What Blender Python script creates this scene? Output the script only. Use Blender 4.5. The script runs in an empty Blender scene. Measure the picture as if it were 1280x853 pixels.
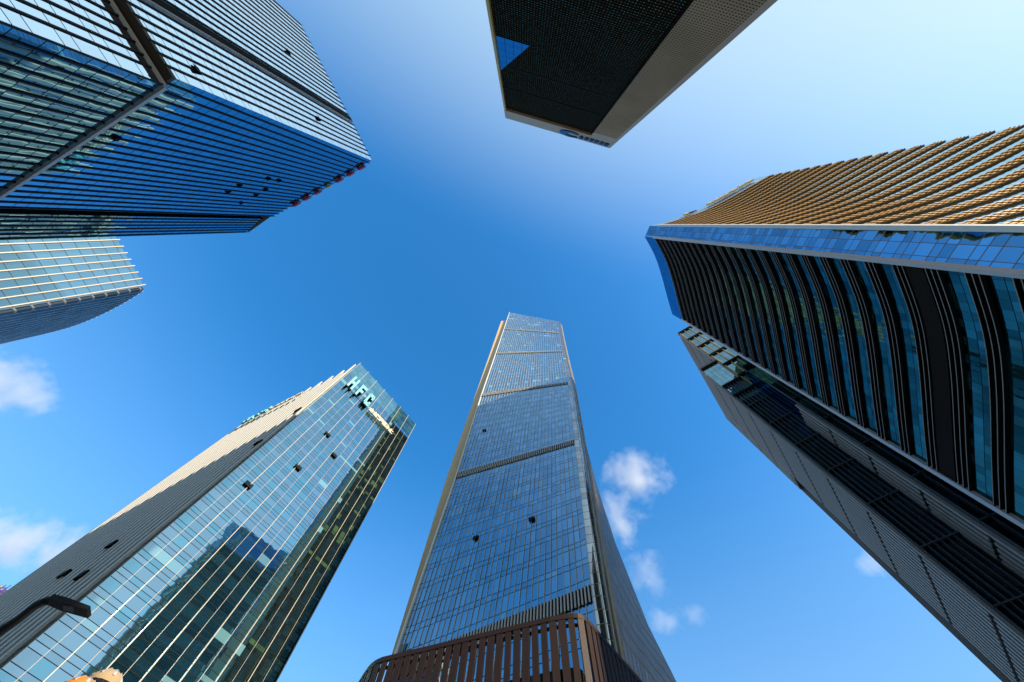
import bpy, bmesh, math, random
from mathutils import Vector, Matrix
R = math.radians
rnd = random.Random(11)
sc = bpy.context.scene
col = sc.collection

# ------------------------------------------------------------------ camera, sky, sun, exposure
EYE = 1.6
FPX, ZX, ZY = 470.0, 654.5, 280.5
_z = Vector((ZX - 640, ZY - 426.5, FPX)).normalized()
_x = (Vector((1, 0, 0)) - _z.x * _z).normalized()
_y = _z.cross(_x)
right = Vector((_x[0], _y[0], _z[0])); down = Vector((_x[1], _y[1], _z[1])); fwd = Vector((_x[2], _y[2], _z[2]))
cd = bpy.data.cameras.new("camera")
cd.sensor_width = 36.0
cd.lens = 36.0 * FPX / 1280.0
cd.clip_start = 0.05
cd.clip_end = 12000
cam = bpy.data.objects.new("camera", cd)
col.objects.link(cam)
m = Matrix.Identity(4)
for i in range(3):
    m[i][0] = right[i]; m[i][1] = -down[i]; m[i][2] = -fwd[i]
m[0][3], m[1][3], m[2][3] = 0, 0, EYE
cam.matrix_world = m
sc.camera = cam

SUN_EL = R(26.0)
sxy = Vector((0.763, -0.646)).normalized()
SUN = Vector((sxy.x * math.cos(SUN_EL), sxy.y * math.cos(SUN_EL), math.sin(SUN_EL)))
w = bpy.data.worlds.new("World"); sc.world = w; w.use_nodes = True
nt = w.node_tree
sky = nt.nodes.new("ShaderNodeTexSky"); sky.sky_type = 'NISHITA'
sky.sun_disc = False
sky.sun_elevation = SUN_EL
sky.sun_rotation = math.atan2(sxy.x, sxy.y)
sky.altitude = 50
sky.air_density = 1.0
sky.dust_density = 0.6
sky.ozone_density = 3.0
hs = nt.nodes.new("ShaderNodeHueSaturation")
hs.inputs['Saturation'].default_value = 1.32
hs.inputs['Hue'].default_value = 0.497
nt.links.new(sky.outputs[0], hs.inputs['Color'])
bg = nt.nodes["Background"]
bg.inputs[1].default_value = 0.15
# a pale haze veil that thickens towards the sun's half of the sky
wtc = nt.nodes.new("ShaderNodeTexCoord")
dotn = nt.nodes.new("ShaderNodeVectorMath"); dotn.operation = 'DOT_PRODUCT'
nt.links.new(wtc.outputs['Generated'], dotn.inputs[0]); dotn.inputs[1].default_value = Vector((0.33, -0.87, 0.37)).normalized()
mr = nt.nodes.new("ShaderNodeMapRange"); mr.interpolation_type = 'SMOOTHSTEP'
for k_, v_ in ((1, 0.30), (2, 0.94), (3, 0.0), (4, 0.88)): mr.inputs[k_].default_value = v_
nt.links.new(dotn.outputs['Value'], mr.inputs[0])
veil = nt.nodes.new("ShaderNodeMix"); veil.data_type = 'RGBA'
nt.links.new(mr.outputs[0], veil.inputs[0]); nt.links.new(hs.outputs[0], veil.inputs[6]); veil.inputs[7].default_value = (2.0, 2.58, 2.8, 1)
# and thin haze low down all round
sepw = nt.nodes.new("ShaderNodeSeparateXYZ"); nt.links.new(wtc.outputs['Generated'], sepw.inputs[0])
mr2 = nt.nodes.new("ShaderNodeMapRange"); mr2.interpolation_type = 'SMOOTHSTEP'
for k_, v_ in ((1, 0.82), (2, 0.20), (3, 0.0), (4, 0.5)): mr2.inputs[k_].default_value = v_
nt.links.new(sepw.outputs[2], mr2.inputs[0])
low = nt.nodes.new("ShaderNodeMix"); low.data_type = 'RGBA'
nt.links.new(mr2.outputs[0], low.inputs[0]); nt.links.new(veil.outputs[2], low.inputs[6]); low.inputs[7].default_value = (1.15, 1.75, 2.3, 1)
nt.links.new(low.outputs[2], bg.inputs[0])
sd = bpy.data.lights.new("sun", 'SUN')
sd.energy = 3.3; sd.angle = R(0.5); sd.color = (1.0, 0.86, 0.66)
so = bpy.data.objects.new("sun", sd); col.objects.link(so)
so.rotation_euler = (-SUN).to_track_quat('-Z', 'Y').to_euler()
sc.view_settings.view_transform = 'Standard'
sc.view_settings.look = 'None'
sc.view_settings.exposure = 1.25
sc.view_settings.gamma = 1.0
sc.cycles.max_bounces = 8
sc.cycles.glossy_bounces = 5
sc.cycles.volume_bounces = 2

# ------------------------------------------------------------------ helpers
class NB:
    """tiny wrapper for building node graphs"""
    def __init__(self, name):
        self.m = bpy.data.materials.new(name); self.m.use_nodes = True
        self.t = self.m.node_tree
        for n in list(self.t.nodes):
            if n.type != 'OUTPUT_MATERIAL': self.t.nodes.remove(n)
        self.out = [n for n in self.t.nodes if n.type == 'OUTPUT_MATERIAL'][0]
    def n(self, kind, **kw):
        d = self.t.nodes.new(kind)
        for k, v in kw.items(): setattr(d, k, v)
        return d
    def l(self, a, b): self.t.links.new(a, b)
    def put(self, sock, v):
        if hasattr(v, 'is_linked') or hasattr(v, 'links'): self.l(v, sock)
        else: sock.default_value = v
    def math(self, op, a, b=0.0, c=None):
        d = self.n("ShaderNodeMath", operation=op)
        self.put(d.inputs[0], a); self.put(d.inputs[1], b)
        if c is not None: self.put(d.inputs[2], c)
        return d.outputs[0]
    def mixc(self, f, a, b):
        d = self.n("ShaderNodeMix", data_type='RGBA')
        self.put(d.inputs[0], f); self.put(d.inputs[6], a); self.put(d.inputs[7], b)
        return d.outputs[2]
    def noise(self, scale, detail=3, vec=None, rough=0.6):
        d = self.n("ShaderNodeTexNoise"); d.inputs['Scale'].default_value = scale
        d.inputs['Detail'].default_value = detail; d.inputs['Roughness'].default_value = rough
        if vec is not None: self.l(vec, d.inputs['Vector'])
        return d.outputs['Fac']
    def white(self, x, y, zz):
        c = self.n("ShaderNodeCombineXYZ")
        self.put(c.inputs[0], x); self.put(c.inputs[1], y); self.put(c.inputs[2], zz)
        d = self.n("ShaderNodeTexWhiteNoise", noise_dimensions='3D')
        self.l(c.outputs[0], d.inputs['Vector'])
        return d
def rgb(r, g, b): return (r, g, b, 1.0)

def solid(name, c, rough=0.5, metal=0.0, var=0.15, scale=0.6, spec=0.5):
    b = NB(name)
    tc = b.n("ShaderNodeTexCoord")
    f = b.noise(scale, 5, tc.outputs['Object'])
    f2 = b.noise(scale * 14, 3, tc.outputs['Object'])
    f = b.math('ADD', b.math('MULTIPLY', f, 0.7), b.math('MULTIPLY', f2, 0.3))
    lo = rgb(*(k * (1 - var) for k in c)); hi = rgb(*(min(1, k * (1 + var)) for k in c))
    p = b.n("ShaderNodeBsdfPrincipled")
    b.l(b.mixc(f, lo, hi), p.inputs['Base Color'])
    b.l(b.math('MULTIPLY_ADD', f2, 0.2, rough - 0.1), p.inputs['Roughness'])
    p.inputs['Metallic'].default_value = metal
    p.inputs['Specular IOR Level'].default_value = spec
    b.l(p.outputs[0], b.out.inputs[0])
    return b.m

def curtain(name, tint, inner, pw, fh, tl=(0.0,), lw=0.06, hw=0.08, line=(0.02, 0.022, 0.025), refl=0.45,
            tilt=0.006, wave=0.004, blind=0.08, blindc=(0.35, 0.45, 0.45), var=0.25, alt=None, seed=1.0, rough=0.015,
            opaque_row=None, lines_rough=0.85, mirror_ior=1.6):
    """curtain-wall glass: every pane has its own tint, tilt and blind; UV is in metres"""
    b = NB(name)
    uv = b.n("ShaderNodeUVMap"); sp = b.n("ShaderNodeSeparateXYZ"); b.l(uv.outputs[0], sp.inputs[0])
    s = b.math('DIVIDE', sp.outputs[0], pw); t = b.math('DIVIDE', sp.outputs[1], fh)
    ci = b.math('FLOOR', s); fl = b.math('FLOOR', t); tf = b.math('SUBTRACT', t, fl)
    sub = 0.0
    ln = b.math('LESS_THAN', b.math('ABSOLUTE', b.math('SUBTRACT', b.math('FRACT', b.math('ADD', s, 0.5)), 0.5)), lw / pw)
    for f in tl:
        d = b.math('ABSOLUTE', b.math('SUBTRACT', b.math('FRACT', b.math('ADD', t, 0.5 - f)), 0.5))
        ln = b.math('MAXIMUM', ln, b.math('LESS_THAN', d, hw / fh))
        if f > 0: sub = b.math('ADD', b.math('GREATER_THAN', tf, f), sub)
    row = b.math('MULTIPLY_ADD', fl, 7.0, sub)
    wn = b.white(ci, row, seed); wn2 = b.white(ci, row, seed + 31.7); wf = b.white(1.0, row, seed + 77.1)
    # normal: pane tilt plus a slow roller wave
    geo = b.n("ShaderNodeNewGeometry")
    tc = b.n("ShaderNodeTexCoord")
    vs = b.n("ShaderNodeVectorMath", operation='SUBTRACT'); b.l(wn.outputs['Color'], vs.inputs[0]); vs.inputs[1].default_value = (.5, .5, .5)
    vm = b.n("ShaderNodeVectorMath", operation='SCALE'); b.l(vs.outputs[0], vm.inputs[0]); vm.inputs['Scale'].default_value = tilt * 2
    nz = b.n("ShaderNodeTexNoise"); nz.inputs['Scale'].default_value = 0.45; nz.inputs['Detail'].default_value = 1.5
    off = b.n("ShaderNodeVectorMath", operation='ADD')
    sc10 = b.n("ShaderNodeVectorMath", operation='SCALE'); b.l(wn.outputs['Color'], sc10.inputs[0]); sc10.inputs['Scale'].default_value = 9.0
    b.l(tc.outputs['Object'], off.inputs[0]); b.l(sc10.outputs[0], off.inputs[1]); b.l(off.outputs[0], nz.inputs['Vector'])
    ns = b.n("ShaderNodeVectorMath", operation='SUBTRACT'); b.l(nz.outputs['Color'], ns.inputs[0]); ns.inputs[1].default_value = (.5, .5, .5)
    nm = b.n("ShaderNodeVectorMath", operation='SCALE'); b.l(ns.outputs[0], nm.inputs[0]); nm.inputs['Scale'].default_value = wave * 2
    a1 = b.n("ShaderNodeVectorMath", operation='ADD'); b.l(geo.outputs['Normal'], a1.inputs[0]); b.l(vm.outputs[0], a1.inputs[1])
    a2 = b.n("ShaderNodeVectorMath", operation='ADD'); b.l(a1.outputs[0], a2.inputs[0]); b.l(nm.outputs[0], a2.inputs[1])
    nn = b.n("ShaderNodeVectorMath", operation='NORMALIZE'); b.l(a2.outputs[0], nn.inputs[0])
    # glossy reflection, tinted per pane
    k = b.math('MULTIPLY_ADD', wn2.outputs['Value'], var, 1.0 - var)
    if alt:
        base = b.mixc(b.math('GREATER_THAN', wn.outputs['Value'], 1 - alt[1]), rgb(*tint), rgb(*alt[0]))
    else:
        base = rgb(*tint)
    tcol = b.n("ShaderNodeMix", data_type='RGBA', blend_type='MULTIPLY'); tcol.inputs[0].default_value = 1.0
    b.put(tcol.inputs[6], base)
    kc = b.n("ShaderNodeCombineXYZ")
    for i in range(3): b.l(k, kc.inputs[i])
    b.l(kc.outputs[0], tcol.inputs[7])
    gl = b.n("ShaderNodeBsdfGlossy"); b.l(tcol.outputs[2], gl.inputs['Color']); gl.inputs['Roughness'].default_value = rough
    b.l(nn.outputs[0], gl.inputs['Normal'])
    # what is seen through: dark rooms, some blinds, some whole storeys with lowered blinds
    isb = b.math('GREATER_THAN', b.math('MULTIPLY_ADD', wf.outputs['Value'], 0.5, b.math('MULTIPLY', wn2.outputs['Value'], 0.5)), 1 - blind)
    dcol = b.mixc(b.math('MULTIPLY', isb, b.math('MULTIPLY_ADD', wn.outputs['Value'], 0.5, 0.5)),
                  b.mixc(wn.outputs['Value'], rgb(*(0.4 * q for q in inner)), rgb(*inner)), rgb(*blindc))
    df = b.n("ShaderNodeBsdfDiffuse"); b.l(dcol, df.inputs['Color'])
    fr = b.n("ShaderNodeFresnel"); fr.inputs['IOR'].default_value = mirror_ior
    fac = b.math('MULTIPLY_ADD', fr.outputs[0], 1 - refl, refl)
    fac = b.math('MULTIPLY', fac, b.math('MULTIPLY_ADD', isb, -0.3, 1.0))
    mx = b.n("ShaderNodeMixShader"); b.l(fac, mx.inputs[0]); b.l(df.outputs[0], mx.inputs[1]); b.l(gl.outputs[0], mx.inputs[2])
    p = b.n("ShaderNodeBsdfPrincipled"); p.inputs['Base Color'].default_value = rgb(*line); p.inputs['Roughness'].default_value = lines_rough
    p.inputs['Specular IOR Level'].default_value = 0.05
    fm = b.n("ShaderNodeMixShader"); b.l(ln, fm.inputs[0]); b.l(mx.outputs[0], fm.inputs[1]); b.l(p.outputs[0], fm.inputs[2])
    b.l(fm.outputs[0], b.out.inputs[0])
    return b.m

class MB:
    mi = 0
    def __init__(self): self.bm = bmesh.new(); self.uv = self.bm.loops.layers.uv.new("UVMap")
    def face(self, pts, uvs=None):
        vs = [self.bm.verts.new(p) for p in pts]
        f = self.bm.faces.new(vs)
        if uvs is not None:
            for lp, q in zip(f.loops, uvs): lp[self.uv].uv = q
        return f
    def box(self, c, sx, sy, sz, ax=(1, 0)):
        """box centred at c, sx along plan direction ax, sy across it"""
        a = Vector((ax[0], ax[1], 0)).normalized() * sx / 2; p = Vector((-ax[1], ax[0], 0)).normalized() * sy / 2; u = Vector((0, 0, sz / 2)); c = Vector(c)
        self.hull8([c + i * a + j * p + k * u for k in (-1, 1) for (i, j) in ((-1, -1), (1, -1), (1, 1), (-1, 1))])
    def hull8(self, v):
        vs = [self.bm.verts.new(q) for q in v]
        for q in ((3, 2, 1, 0), (4, 5, 6, 7), (0, 1, 5, 4), (1, 2, 6, 5), (2, 3, 7, 6), (3, 0, 4, 7)):
            self.bm.faces.new([vs[i] for i in q]).material_index = self.mi
    def strip(self, plan, z0, z1, u0=0.0, zuv=0.0, smooth=False):
        """vertical wall along a plan polyline, UV in metres"""
        s = u0
        for a, b in zip(plan[:-1], plan[1:]):
            d = math.hypot(b[0] - a[0], b[1] - a[1])
            f = self.face([(a[0], a[1], z0), (b[0], b[1], z0), (b[0], b[1], z1), (a[0], a[1], z1)],
                      [(s, z0 + zuv), (s + d, z0 + zuv), (s + d, z1 + zuv), (s, z1 + zuv)])
            f.smooth = smooth
            s += d
        return s
    def prism(self, plan, z0, z1):
        n = len(plan)
        lo = [self.bm.verts.new((p[0], p[1], z0)) for p in plan]; hi = [self.bm.verts.new((p[0], p[1], z1)) for p in plan]
        self.bm.faces.new(lo[::-1]); self.bm.faces.new(hi)
        for i in range(n): self.bm.faces.new([lo[i], lo[(i + 1) % n], hi[(i + 1) % n], hi[i]])
    def build(self, name, mat, parent=None, flip=False):
        bm = self.bm
        me = bpy.data.meshes.new(name); bm.to_mesh(me); bm.free()
        me.materials.append(mat)
        o = bpy.data.objects.new(name, me); col.objects.link(o)
        if parent is not None: o.parent = parent
        return o
def thing(name, label, cat, group=None, loc=(0, 0, 0)):
    o = bpy.data.objects.new(name, None); col.objects.link(o)
    o.empty_display_size = 1; o.location = loc
    o['label'] = label; o['category'] = cat
    if group: o['group'] = group
    return o
def dup(o, parent, loc=None, rz=None):
    c = o.copy(); col.objects.link(c); c.parent = parent
    if loc is not None: c.location = loc
    if rz is not None: c.rotation_euler = (0, 0, rz)
    return c
def lerp(a, b, t): return tuple(p + (q - p) * t for p, q in zip(a, b))
def V2(a, b): return Vector((b[0] - a[0], b[1] - a[1])).normalized()
def S(uv, h): return (uv[0] * h, uv[1] * h)
def off(pts, d):
    """offset a plan polyline to its right by d"""
    out = []
    for i, p in enumerate(pts):
        a = pts[max(i - 1, 0)]; b = pts[min(i + 1, len(pts) - 1)]
        t = V2(a, b); out.append((p[0] + t.y * d, p[1] - t.x * d))
    return out
def curve(pts, n):
    """resample a polyline smoothly (Catmull-Rom), n pieces per span"""
    out = []
    P = [pts[0]] + list(pts) + [pts[-1]]
    for i in range(1, len(P) - 2):
        for k in range(n):
            t = k / n
            q = []
            for j in range(2):
                a, b, c, d = P[i - 1][j], P[i][j], P[i + 1][j], P[i + 2][j]
                q.append(0.5 * (2 * b + (c - a) * t + (2 * a - 5 * b + 4 * c - d) * t * t + (3 * b - a - 3 * c + d) * t ** 3))
            out.append(tuple(q))
    out.append(tuple(pts[-1]))
    return out
Z = lambda h: h + EYE

# ------------------------------------------------------------------ materials
DARK = solid("dark_anodised_metal", (0.012, 0.013, 0.015), 0.55, 0.0, 0.2, spec=0.15)
BLACK = solid("black_recess", (0.006, 0.006, 0.006), 0.8, 0, 0.1, spec=0.1)
CREAM = solid("cream_metal_fin", (0.62, 0.57, 0.48), 0.45, 0, 0.1)
PALEFIN = solid("pale_bronze_fin", (0.46, 0.40, 0.31), 0.45, 0, 0.1)
GREYFIN = solid("grey_stone_rib", (0.48, 0.46, 0.41), 0.6, 0, 0.12)
WHITE = solid("white_metal_trim", (0.74, 0.72, 0.68), 0.4, 0, 0.06)
LTGREY = solid("light_grey_trim", (0.45, 0.44, 0.44), 0.5, 0, 0.08)
CONC = solid("roof_concrete", (0.25, 0.25, 0.24), 0.85, 0, 0.2)
GOLD = solid("bronze_gold_metal", (0.62, 0.34, 0.05), 0.42, 0.2, 0.12)
GOLDMID = solid("dark_bronze_metal", (0.13, 0.078, 0.022), 0.5, 0.1, 0.15)  # darker bronze for the slats between the teeth
GOLDDK = solid("dark_bronze_spandrel", (0.045, 0.033, 0.020), 0.6, 0.0, 0.2)
SANDST = solid("sand_stone_panel", (0.60, 0.42, 0.22), 0.7, 0, 0.12)
GREYPANEL = solid("grey_ribbed_panel", (0.29, 0.255, 0.225), 0.7, 0, 0.18)
BROWN = solid("brown_painted_slat", (0.024, 0.0115, 0.008), 0.6, 0, 0.15, spec=0.3)
PAVE = solid("grey_paving", (0.22, 0.21, 0.20), 0.85, 0, 0.25)
TEAL = solid("teal_sign_face", (0.20, 0.52, 0.55), 0.35, 0, 0.06)
RED = solid("red_sign_face", (0.45, 0.02, 0.03), 0.4, 0, 0.1)
YELLOW = solid("yellow_sign_face", (0.75, 0.42, 0.02), 0.4, 0, 0.1)
SIGNBLUE = solid("blue_sign_face", (0.01, 0.06, 0.17), 0.4, 0, 0.1)
ORANGE = solid("orange_sign_face", (0.75, 0.30, 0.04), 0.5, 0, 0.1)
CREAMSIGN = solid("cream_sign_face", (0.8, 0.72, 0.55), 0.5, 0, 0.05)
PLANT = solid("dark_brown_louvre", (0.017, 0.011, 0.008), 0.8, 0, 0.2, spec=0.05)
BLADE = solid("pale_bronze_louvre", (0.46, 0.43, 0.37), 0.4, 0, 0.1)
MULL = solid("slate_mullion", (0.05, 0.057, 0.064), 0.5, 0, 0.15)
PURPLE = solid("purple_netting", (0.12, 0.07, 0.22), 0.7, 0, 0.2)

# ------------------------------------------------------------------ ground
g = MB(); g.face([(-4000, -4000, 0), (4000, -4000, 0), (4000, 4000, 0), (-4000, 4000, 0)])
go = g.build("ground", PAVE); go['kind'] = 'structure'; go['label'] = 'grey city ground and paving'

# ================================================================== striped tower, upper left
HA = 127.0
a_c = S((-0.3731, -0.1489), HA)          # near corner
a_r = S((-0.5043, -0.4281), HA)          # far end of the bright face
a_l = S((-0.6471, -0.0187), HA)          # far end of the blue face, before the groove
dr = V2(a_c, a_r); nr = Vector((-dr.y, dr.x)) * 1.0
if nr.x < 0: nr = -nr
dl = V2(a_c, a_l); nl = Vector((-dl.y, dl.x))
if nl.y < 0: nl = -nl
wr = math.hypot(a_r[0] - a_c[0], a_r[1] - a_c[1]); wl = math.hypot(a_l[0] - a_c[0], a_l[1] - a_c[1])
TA = thing("office_tower", "blue glass tower with black vertical fins and red letters along its roof edge", "tower", "glass towers around the plaza", (a_c[0], a_c[1], 0))
def LA(p, z): return (p[0] - a_c[0], p[1] - a_c[1], z)
zledge = Z(58.0); ztopA = Z(HA)
PITCHA = wr / 25.0
GA = curtain("striped_tower_bright_sky_tint", (0.80, 0.92, 1.0), (0.01, 0.03, 0.06), PITCHA / 1.0, 4.3, (0.0, .36), lw=0.0, hw=0.05, refl=0.72, tilt=0.004, wave=0.006, blind=0.02, var=0.08, seed=3.0, line=(.03, .035, .04))  # bright sky reflection put into the tint of this face
GA2 = curtain("striped_tower_deep_sky_tint", (0.36, 0.76, 1.0), (0.003, 0.02, 0.05), PITCHA / 1.0, 4.3, (0.0, 0.62), lw=0.0, hw=0.05, refl=0.5, tilt=0.003, wave=0.0035, blind=0.02, var=0.12, seed=4.0, line=(.012, .014, .016))  # deep blue sky reflection put into the tint of this face
def faceA(plan, z0, z1, mat):
    f = MB(); f.strip([(p[0] - a_c[0], p[1] - a_c[1]) for p in plan], z0, z1); return f.build("glass_wall", mat, TA)
P2 = lambda p, d, k, n=(0, 0), q=0: (p[0] + d[0] * k + n[0] * q, p[1] + d[1] * k + n[1] * q)
RD = 1.4; LD = 0.55
# upper volume
faceA([a_c, a_r], zledge, ztopA, GA); faceA([a_c, a_l], zledge, ztopA, GA2)
# lower volume: bright face set back under the soffit, blue face a step forward
lc = P2(P2(a_c, (-nr.x, -nr.y), RD), (nl.x, nl.y), LD)
lr = P2(a_r, (-nr.x, -nr.y), RD); ll = P2(a_l, (nl.x, nl.y), LD)
faceA([lc, lr], 0, zledge - .9, GA); faceA([lc, ll], 0, zledge - .9, GA2)
f = MB(); q = [P2(P2(a_c, (nr.x, nr.y), .05), (nl.x, nl.y), .05), P2(a_r, (nr.x, nr.y), .05), P2(P2(a_r, (-nr.x, -nr.y), 6), dl, 0), P2(P2(a_c, (-nr.x, -nr.y), 6), (nl.x, nl.y), .05)]
f.prism([(p[0] - a_c[0], p[1] - a_c[1]) for p in q], zledge - .55, zledge)
f.build("soffit", GOLDDK, TA)
f = MB(); f.prism([(p[0] - a_c[0], p[1] - a_c[1]) for p in (P2(lc, (nl.x, nl.y), .45), P2(lc, (-nl.x, -nl.y), .3), P2(ll, (-nl.x, -nl.y), .3), P2(ll, (nl.x, nl.y), .45))], zledge - 1.3, zledge - .75)
f.build("ledge", LTGREY, TA)
f = MB(); f.prism([(p[0] - a_c[0], p[1] - a_c[1]) for p in (P2(lc, (nr.x, nr.y), .28), P2(lr, (nr.x, nr.y), .28), P2(lr, (-nr.x, -nr.y), .2), P2(lc, (-nr.x, -nr.y), .2))], zledge - 1.02, zledge - .88)
f.build("ledge", CREAM, TA)
# end piece beyond the groove on the blue face
e0 = P2(a_l, dl, 2.6, (-nl.x, -nl.y), 0.4); e1 = S((-0.7143, 0.0209), HA)
faceA([e0, e1], 0, ztopA - 2, GA2)
f = MB(); f.strip([LA(a_l, 0)[:2], LA(P2(a_l, (-nl.x, -nl.y), 3), 0)[:2], LA(P2(e0, (-nl.x, -nl.y), 3), 0)[:2], LA(e0, 0)[:2]], 0, ztopA - 1); f.build("groove", BLACK, TA)
# body behind and roof
b1 = P2(a_r, dl, wl); b2 = P2(e1, dr, wr * .9)
f = MB(); f.strip([LA(p, 0)[:2] for p in (a_r, b1, b2, e1)], 0, ztopA - 2); f.build("rear_wall", GA2, TA)
f = MB(); f.face([LA(p, ztopA - .6) for p in (P2(a_c, (-nr.x, -nr.y), .3), a_r, b1, b2, e1, a_l)]); f.build("roof", CONC, TA)
# fins: one box, then copies
def fin_proto(name, w_, d_, z0, z1, mat, parent):
    f = MB(); f.box((0, 0, (z0 + z1) / 2), w_, d_, z1 - z0); return f.build(name, mat, parent)
FW, FD = 0.24, 0.16
fu = fin_proto("fin", FW, FD, zledge - .5, ztopA + .9, DARK, TA); fl = fin_proto("fin", FW, FD, 0, zledge - 1.35, DARK, TA)
ra = math.atan2(dr.y, dr.x); la = math.atan2(dl.y, dl.x)
groove_r = 17
usedu = usedl = False
def place_fin(src, p, rz, used):
    if not used: src.location = (p[0] - a_c[0], p[1] - a_c[1], 0); src.rotation_euler = (0, 0, rz); return src
    return dup(src, TA, (p[0] - a_c[0], p[1] - a_c[1], 0), rz)
first = True
for i in range(25):
    k = PITCHA * (i + 1)
    if i != 7:
        place_fin(fu, P2(a_c, dr, k, nr, FD / 2), ra, not first)
        place_fin(fl, P2(a_c, dr, k, nr, FD / 2 - RD), ra, not first); first = False
nfl = 22
for i in range(nfl):
    k = wl / nfl * (i + .75)
    dup(fu, TA, LA(P2(a_c, dl, k, nl, FD / 2), 0), la); dup(fl, TA, LA(P2(a_c, dl, k, nl, FD / 2 + LD), 0), la)
we = math.hypot(e1[0] - e0[0], e1[1] - e0[1]); de = V2(e0, e1); ne = Vector((-de.y, de.x)); ne = ne if ne.y > 0 else -ne
for i in range(6):
    dup(fu, TA, LA(P2(e0, de, we / 6 * (i + .6), ne, FD / 2), -2.5), math.atan2(de.y, de.x)); dup(fl, TA, LA(P2(e0, de, we / 6 * (i + .6), ne, FD / 2), 0), math.atan2(de.y, de.x))
# the dark groove on the bright face with its lit edge
k = PITCHA * 8
f = MB(); f.box(LA(P2(a_c, dr, k + .1, nr, .12), (zledge + ztopA) / 2), 1.5, .24, ztopA - zledge + 1.2, dr); f.build("groove", BLACK, TA)
f = MB(); f.box(LA(P2(a_c, dr, k - .80, nr, .16), (zledge + ztopA) / 2), .10, .3, ztopA - zledge + 1.4, dr); f.build("groove_edge", CREAM, TA)
# open windows: tilted out panes
def open_window(parent, org, p, d, n, z, w_, h_, mat_glass, mat_dark, ang=24):
    f = MB(); c = Vector((p[0] - org[0], p[1] - org[1], z))
    dd = Vector((d[0], d[1], 0)); nn_ = Vector((n[0], n[1], 0)); o = math.tan(R(ang)) * h_
    A = [c - dd * w_ / 2 + nn_ * .06, c + dd * w_ / 2 + nn_ * .06]
    top = [q + Vector((0, 0, h_)) for q in A]; bot = [q + nn_ * o for q in A]
    f.hull8([bot[0], bot[1], bot[1] + nn_ * .07, bot[0] + nn_ * .07, top[0], top[1], top[1] + nn_ * .07, top[0] + nn_ * .07])
    wdw = f.build("open_window", mat_glass, parent)
    f = MB(); f.hull8([A[0] - nn_ * .03, A[1] - nn_ * .03, A[1] + nn_ * .0, A[0] + nn_ * .0, top[0] - nn_ * .03, top[1] - nn_ * .03, top[1], top[0]])
    f.build("opening", mat_dark, wdw)
for i, (k, h) in enumerate(((10.4, 100), (10.4, 104.3), (13.1, 95.2), (13.2, 105), (15, 95), (15, 105), (17.7, 104.7), (8.5, 60.6))):
    open_window(TA, a_c, P2(a_c, dl, wl / nfl * (k + .25), nl, LD if h < 56 else 0), dl, nl, Z(h), PITCHA * .6, 1.1, GA2, BLACK, 14)
for (k, h) in ((2.1, 63.2), (14.6, 105), (3.9, 101)):
    open_window(TA, a_c, P2(a_c, dr, PITCHA * (k), nr, 0), dr, nr, Z(h), PITCHA * .6, 1.3, GA, BLACK, 14)
# red rooftop letters with a yellow emblem
rs = MB(); rs.box(LA(P2(a_c, dl, wl * .42, nl, .5), ztopA - .7), wl * .72, .12, .25, dl); rs = rs.build("roof_sign", DARK, TA)
for i in range(7):
    k = wl * (0.10 + 0.108 * i); c = P2(a_c, dl, k, nl, .5)
    f = MB(); z0 = ztopA - 1.3
    if i == 3:
        f.box(LA(c, z0 + .8), 1.5, .5, 1.0, dl); f.box(LA(c, z0 + 1.5), .9, .5, .6, dl); f.build("emblem", YELLOW, rs)
    else:
        hgt = 1.7
        f.box(LA(P2(c, dl, -.95), z0 + hgt / 2), .38, .5, hgt, dl); f.box(LA(P2(c, dl, .75 if i % 2 else .35), z0 + hgt / 2), .38, .5, hgt, dl)
        for zz in (0.2, .85, 1.5): f.box(LA(c, z0 + zz), 2.4, .46, .36, dl)
        f.build("letter", RED, rs)

# ================================================================== glass tower with the HFC sign, lower left
HF = 170.0
h_c = S((-0.4665, 0.381), HF); h_r = S((-0.3205, 0.5763), HF); h_l = S((-0.8216, 0.5642), HF)
TH = thing("office_tower", "teal glass tower with cream fins and an HFC sign at its top", "tower", "glass towers around the plaza", (h_c[0], h_c[1], 0))
def LH(p, z): return (p[0] - h_c[0], p[1] - h_c[1], z)
df_ = V2(h_c, h_r); nf_ = Vector((df_.y, -df_.x)); dl_ = V2(h_c, h_l); nl_ = Vector((dl_.y, -dl_.x))
if nl_.y > 0: nl_ = -nl_
wf_ = math.hypot(h_r[0] - h_c[0], h_r[1] - h_c[1]); wl_ = math.hypot(h_l[0] - h_c[0], h_l[1] - h_c[1])
BAY = wf_ / 7.0
GH = curtain("teal_curtain_glass", (0.52, 0.80, 0.96), (0.012, 0.05, 0.08), BAY / 2, 4.25, (0.0, 0.25, 0.5), lw=0.045, hw=0.06, refl=0.5, tilt=0.0032, wave=0.006, blind=0.14, blindc=(0.16, 0.36, 0.42), var=0.15, alt=((0.38, 0.78, 0.95), 0.3), seed=8.0, line=(.015, .018, .02))
GHG = curtain("green_reflection_glass", (0.22, 0.34, 0.26), (0.012, 0.02, 0.012), BAY / 4, 4.25, (0.0, .25, 0.5), lw=0.03, hw=0.06, refl=0.35, tilt=0.006, wave=0.006, blind=0.22, blindc=(0.05, 0.10, 0.035), var=0.6, seed=9.0, line=(.01, .01, .01))  # dark green tint paints in the reflection of another building
GHL = curtain("grey_side_glass", (0.35, 0.45, 0.48), (0.02, 0.03, 0.035), 2.2, 4.25, (0.0,), lw=0.02, hw=0.25, refl=0.35, tilt=0.004, seed=10.0, line=(.06, .06, .06))
GPAR = curtain("parapet_glass", (0.50, 0.80, 0.88), (0.05, 0.16, 0.20), BAY / 2, 1.6, (0.0,), lw=0.03, hw=0.03, refl=0.45, tilt=0.004, blind=0.1, blindc=(.2, .4, .42), var=0.15, seed=11.0)
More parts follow.
